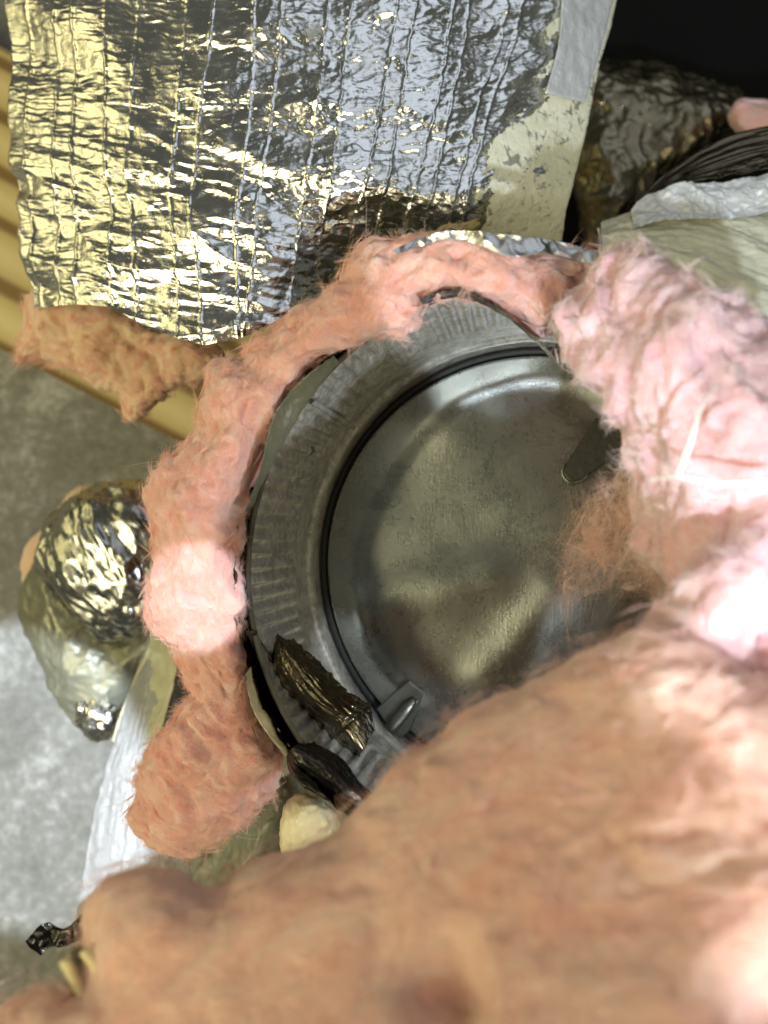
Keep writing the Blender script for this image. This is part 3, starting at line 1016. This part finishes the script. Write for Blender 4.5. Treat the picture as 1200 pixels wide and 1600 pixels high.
o = sheet('tape_flap', [(446, 1178), (452, 1205), (480, 1228), (520, 1256), (560, 1290)], [(470, 1158), (502, 1164), (530, 1184), (568, 1222), (610, 1262)], 60, 90,
          lambda px, py, u, v: 0.262 - 0.010 * np.sin(np.pi * u), tape_h(113), M['foil_black'])
tag(o, 'black crumpled tape end below the flap, above the cream foam chunk', 'tape', 'dark tape ends at the collar')
P, Q = body([(448, 1262), (470, 1244), (505, 1250), (528, 1290), (505, 1325), (455, 1340), (440, 1305)], [(485, 1290, 0.29, 0.012)], 0.008, 0.0011, foil_crumple(130, 0.0022, 116))
tag(obj('foam_chunk', P, Q, M['foam']), 'pale cream foam chunk under the black tape end', 'foam')

# ================================================================== left: foil-wrapped pipe end and white strip
def fold_disp(P, n):
    e = np.array([0.55, -0.80, 0.2])
    q = P - e * (P @ e)[:, None] * 0.62
    return 0.0048 * (ridge(q * 48, 2, 120) - 0.5) + 0.0016 * (ridge(q * 120, 2, 122) - 0.5) + 0.002 * gnoise(P * 40, 124)


pipe = thing('wrapped_pipe', tuple(W(150, 950, 0.50)), 'crumpled foil pipe wrap on the concrete left of the pink wrap', 'pipe wrap')
P, Q = body([(60, 850), (100, 785), (165, 757), (235, 762), (275, 800), (275, 900), (235, 985), (170, 1000), (110, 960), (70, 910)],
            [(160, 860, 0.43, 0.035)], 0.030, 0.0011, fold_disp)
obj('foil_wrap', P, Q, M['foil_pipe'], pipe)
P, Q = body([(42, 890), (75, 860), (130, 950), (185, 990), (260, 960), (262, 1020), (215, 1080), (185, 1135), (152, 1150), (112, 1120), (70, 1055), (36, 970)],
            [(60, 950, 0.455, 0.028), (150, 1060, 0.45, 0.028), (240, 1000, 0.44, 0.028)], 0.025, 0.0014, foil_crumple(48, 0.0034, 125))
obj('smeared_foil', P, Q, M['foil_smeared'], pipe)
P, Q = body([(120, 1100), (150, 1090), (185, 1105), (182, 1140), (155, 1155), (128, 1135)], [(152, 1122, 0.43, 0.012)], 0.01, 0.0011, foil_crumple(170, 0.003, 127))
obj('foil_tip', P, Q, M['foil'], pipe)
P, Q = body([(32, 890), (45, 850), (80, 815), (110, 770), (150, 760), (130, 800), (90, 850), (60, 900), (40, 930)], [(80, 850, 0.475, 0.012)], 0.01, 0.0014, wool_disp(const_flow((0.6, 0.8, 0)), 0.6, 37))
obj('wool_edge', P, Q, M['tan'], pipe)

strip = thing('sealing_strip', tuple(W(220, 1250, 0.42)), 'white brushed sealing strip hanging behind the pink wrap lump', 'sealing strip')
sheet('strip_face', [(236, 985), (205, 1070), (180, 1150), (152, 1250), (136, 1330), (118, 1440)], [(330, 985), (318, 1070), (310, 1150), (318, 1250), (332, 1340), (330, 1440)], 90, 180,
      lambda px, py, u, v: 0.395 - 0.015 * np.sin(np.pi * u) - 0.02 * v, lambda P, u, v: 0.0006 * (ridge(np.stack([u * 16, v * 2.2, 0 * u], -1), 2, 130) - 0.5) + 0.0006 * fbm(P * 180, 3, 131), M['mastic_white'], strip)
sheet('smeared_top', [(240, 990), (210, 1060), (190, 1110), (172, 1160)], [(285, 985), (276, 1050), (262, 1110), (240, 1175)], 40, 70,
      lambda px, py, u, v: 0.374 + 0.012 * np.cos(np.pi * u) + 0.01 * v, lambda P, u, v: 0.0022 * fbm(P * 60, 4, 133), M['mastic_green'], strip)
film = sheet('plastic_film', [(290, 1330), (330, 1305), (390, 1262), (440, 1215), (480, 1190)], [(310, 1440), (370, 1400), (420, 1370), (470, 1340), (520, 1310)], 60, 90,
             lambda px, py, u, v: 0.325 + 0.01 * np.sin(4 * u + 5 * v), lambda P, u, v: 0.0025 * (ridge(P * 55, 2, 135) - 0.5), M['film'])
tag(film, 'greenish grey plastic film between the pink lump and the foam chunk', 'plastic film')

# ================================================================== bottom left: scrap and cords
scrap = sheet('foil_scrap', [(40, 1470), (70, 1440), (100, 1450), (130, 1425)], [(60, 1498), (82, 1478), (112, 1474), (138, 1462)], 30, 60,
              lambda px, py, u, v: 0.34 + 0 * u, lambda P, u, v: 0.006 * (ridge(P * 70, 2, 140) - 0.5), M['foil_black'])
tag(scrap, 'curled dark foil scrap on the concrete near the bottom left corner', 'foil scrap')
for k, (pts, lab) in enumerate([([(100, 1500), (118, 1535), (136, 1570), (146, 1610), (150, 1640)], 'cream cord strand nearest the left edge, under the foil scrap'),
                                ([(130, 1485), (150, 1510), (166, 1550), (178, 1600), (182, 1640)], 'cream cord strand lying against the front pink blanket')]):
    path = np.array([W(x, y, 0.168) for x, y in pts])
    V, Fc = tube(resample(path, 30), 0.0011, 8)
    tag(obj('cord', V, Fc, M['cord']), lab, 'cord', 'cream cords at the bottom left')
bag = sheet('film_scrap', [(92, 1490), (110, 1540), (130, 1590), (140, 1640)], [(150, 1470), (168, 1520), (186, 1580), (196, 1640)], 30, 50,
            lambda px, py, u, v: 0.173 - 0.002 * np.sin(6 * u), lambda P, u, v: 0.002 * (ridge(P * 80, 2, 142) - 0.5), M['film'])
tag(bag, 'crumpled grey film under the two cream cords', 'plastic film')

# ================================================================== big torn tuft on the right
tuft = thing('insulation_tuft', tuple(W(1080, 720, 0.25)), 'bright pale pink torn fibreglass tuft covering the right of the collar', 'insulation')
tuft_poly = [(1000, 392), (960, 400), (925, 430), (905, 455), (868, 492), (882, 520), (888, 556), (910, 590), (945, 612), (952, 645), (972, 672), (975, 712), (990, 742), (985, 778), (990, 822), (1000, 852), (1015, 870), (1035, 885),
             (1048, 925), (1032, 965), (1048, 1010), (1060, 1060), (1050, 1150), (1120, 1300), (1360, 1400), (1360, 640), (1230, 560), (1180, 500), (1120, 460), (1060, 415)]
tuft_flow = const_flow((0.35, 0.9, 0))
P, Q = body(tuft_poly, [(960, 470, 0.222, 0.016), (1060, 540, 0.205, 0.022), (1150, 650, 0.195, 0.024), (1060, 800, 0.205, 0.016), (960, 800, 0.235, 0.010), (1150, 950, 0.185, 0.022), (1200, 1250, 0.17, 0.022)],
            0.016, 0.0008, wool_disp(tuft_flow, 1.1, 11, 0.5))
tb_ = obj('wool_body', P, Q, M['pink_pale'], tuft)
fibres('wool_fibres', P, Q, 60000, tuft_flow, 0.003, 0.008, 0.000045, M['fibre_pale'], tb_, 12, lift=0.09, curl=1.0, pts=8, clump=16, spread=0.0009)
fibres('stray_fibres', P, Q, 300, tuft_flow, 0.006, 0.014, 0.00005, M['fibre_pale'], tb_, 13, lift=0.9, curl=0.6, pts=10)
# a thin, half see-through veil pulled off the tuft over the plate
m, nt, p, out = mat('thin_fibre_veil')
v = coords(nt, (1.0, 0.45, 1), (0, 0, math.radians(-35)))
p.inputs['Base Color'].default_value = (0.95, 0.76, 0.72, 1)
p.inputs['Roughness'].default_value = 1.0
p.inputs['Specular IOR Level'].default_value = 0.0
a = ramp(nt, noise(nt, v, 150, 8, 0.75, 2.0), [(0.48, 0.0), (0.74, 0.55)])
nt.links.new(a, p.inputs['Alpha'])
M['veil'] = m
for k, (pl_, d_) in enumerate([([(1060, 750), (980, 745), (925, 775), (885, 830), (872, 900), (890, 950), (950, 930), (1010, 930), (1070, 950)], 0.250),
                               ([(1060, 740), (1000, 735), (950, 770), (925, 830), (940, 890), (1000, 900), (1070, 930)], 0.238)]):
    PV, QV = body(pl_, [(960, 850, d_ + 0.006, 0.0025), (1050, 840, d_ - 0.010, 0.003)], 0.006, 0.0009, wool_disp(tuft_flow, 0.8, 60 + k, 0.6))
    obj('wool_veil', PV, QV, M['veil'], tuft)
    fibres('veil_fibres', PV, QV, 2400, const_flow((-0.7, -0.7, 0)), 0.006, 0.020, 0.00003, M['fibre'], tuft, 14 + k, lift=0.15, curl=1.0, pts=9, clump=9, spread=0.0015)
V, Fc = tube(resample(np.array([W(1120, 600, 0.176), W(1094, 640, 0.170), W(1079, 690, 0.169), W(1058, 745, 0.174)]), 24), np.linspace(0.00025, 0.0008, 24), 7)
obj('pale_strand', V, Fc, M['thread'], tuft)
V, Fc = tube(resample(np.array([W(1012, 750, 0.184), W(1058, 744, 0.174), W(1120, 755, 0.171), W(1215, 750, 0.168)]), 24), np.linspace(0.0003, 0.0007, 24), 7)
obj('pale_strand', V, Fc, M['thread'], tuft)

# ================================================================== front blanket
front = thing('insulation_blanket', tuple(W(700, 1400, 0.20)), 'large salmon pink fibreglass blanket filling the blurred foreground', 'insulation')
front_poly = [(-120, 1660), (-40, 1610), (10, 1575), (70, 1552), (118, 1560), (136, 1500), (132, 1440), (150, 1395), (200, 1372), (270, 1362), (330, 1382), (365, 1352), (420, 1332), (500, 1312), (545, 1282), (590, 1238), (640, 1192), (690, 1155),
              (720, 1122), (800, 1082), (870, 1050), (950, 1008), (1020, 972), (1070, 985), (1180, 1050), (1400, 1100), (1400, 1500), (1220, 1560), (1180, 1760), (-120, 1760)]
front_flow = const_flow((0.83, 0.55, 0))
def front_plane(px, py):
    q = ((px - 1000) * 450 + (py - 980) * 870) / 980.0      # pixels below the far edge of the blanket
    return 0.184 - 0.047 * np.clip(q / 560, 0, 1.3) + 0.003 * np.sin(px / 170.0 + py / 260.0)


def front_disp(P, n):
    h = wool_disp(front_flow, 0.45, 15, 0.7)(P, n)
    for px, py, d, wd, dp in [(690, 1535, 0.135, 0.007, 0.012), (1010, 1275, 0.155, 0.009, 0.012), (985, 1560, 0.135, 0.010, 0.009), (1130, 1480, 0.14, 0.006, 0.006), (560, 1400, 0.165, 0.006, 0.005)]:
        h -= dp * np.exp(-(((P - W(px, py, d)) / wd) ** 2).sum(-1))
    return h


P, Q = body(front_poly, [(700, 1200, 0.195, 0.018), (700, 1650, 0.105, 0.018)], 0.016, 0.0010, front_disp, front_plane)
fb = obj('wool_body', P, Q, M['pink_soft'], front)
fibres('wool_fibres', P, Q, 30000, front_flow, 0.003, 0.009, 0.00004, M['fibre'], fb, 16, lift=0.06, curl=1.2, pts=8, clump=10, spread=0.0025)
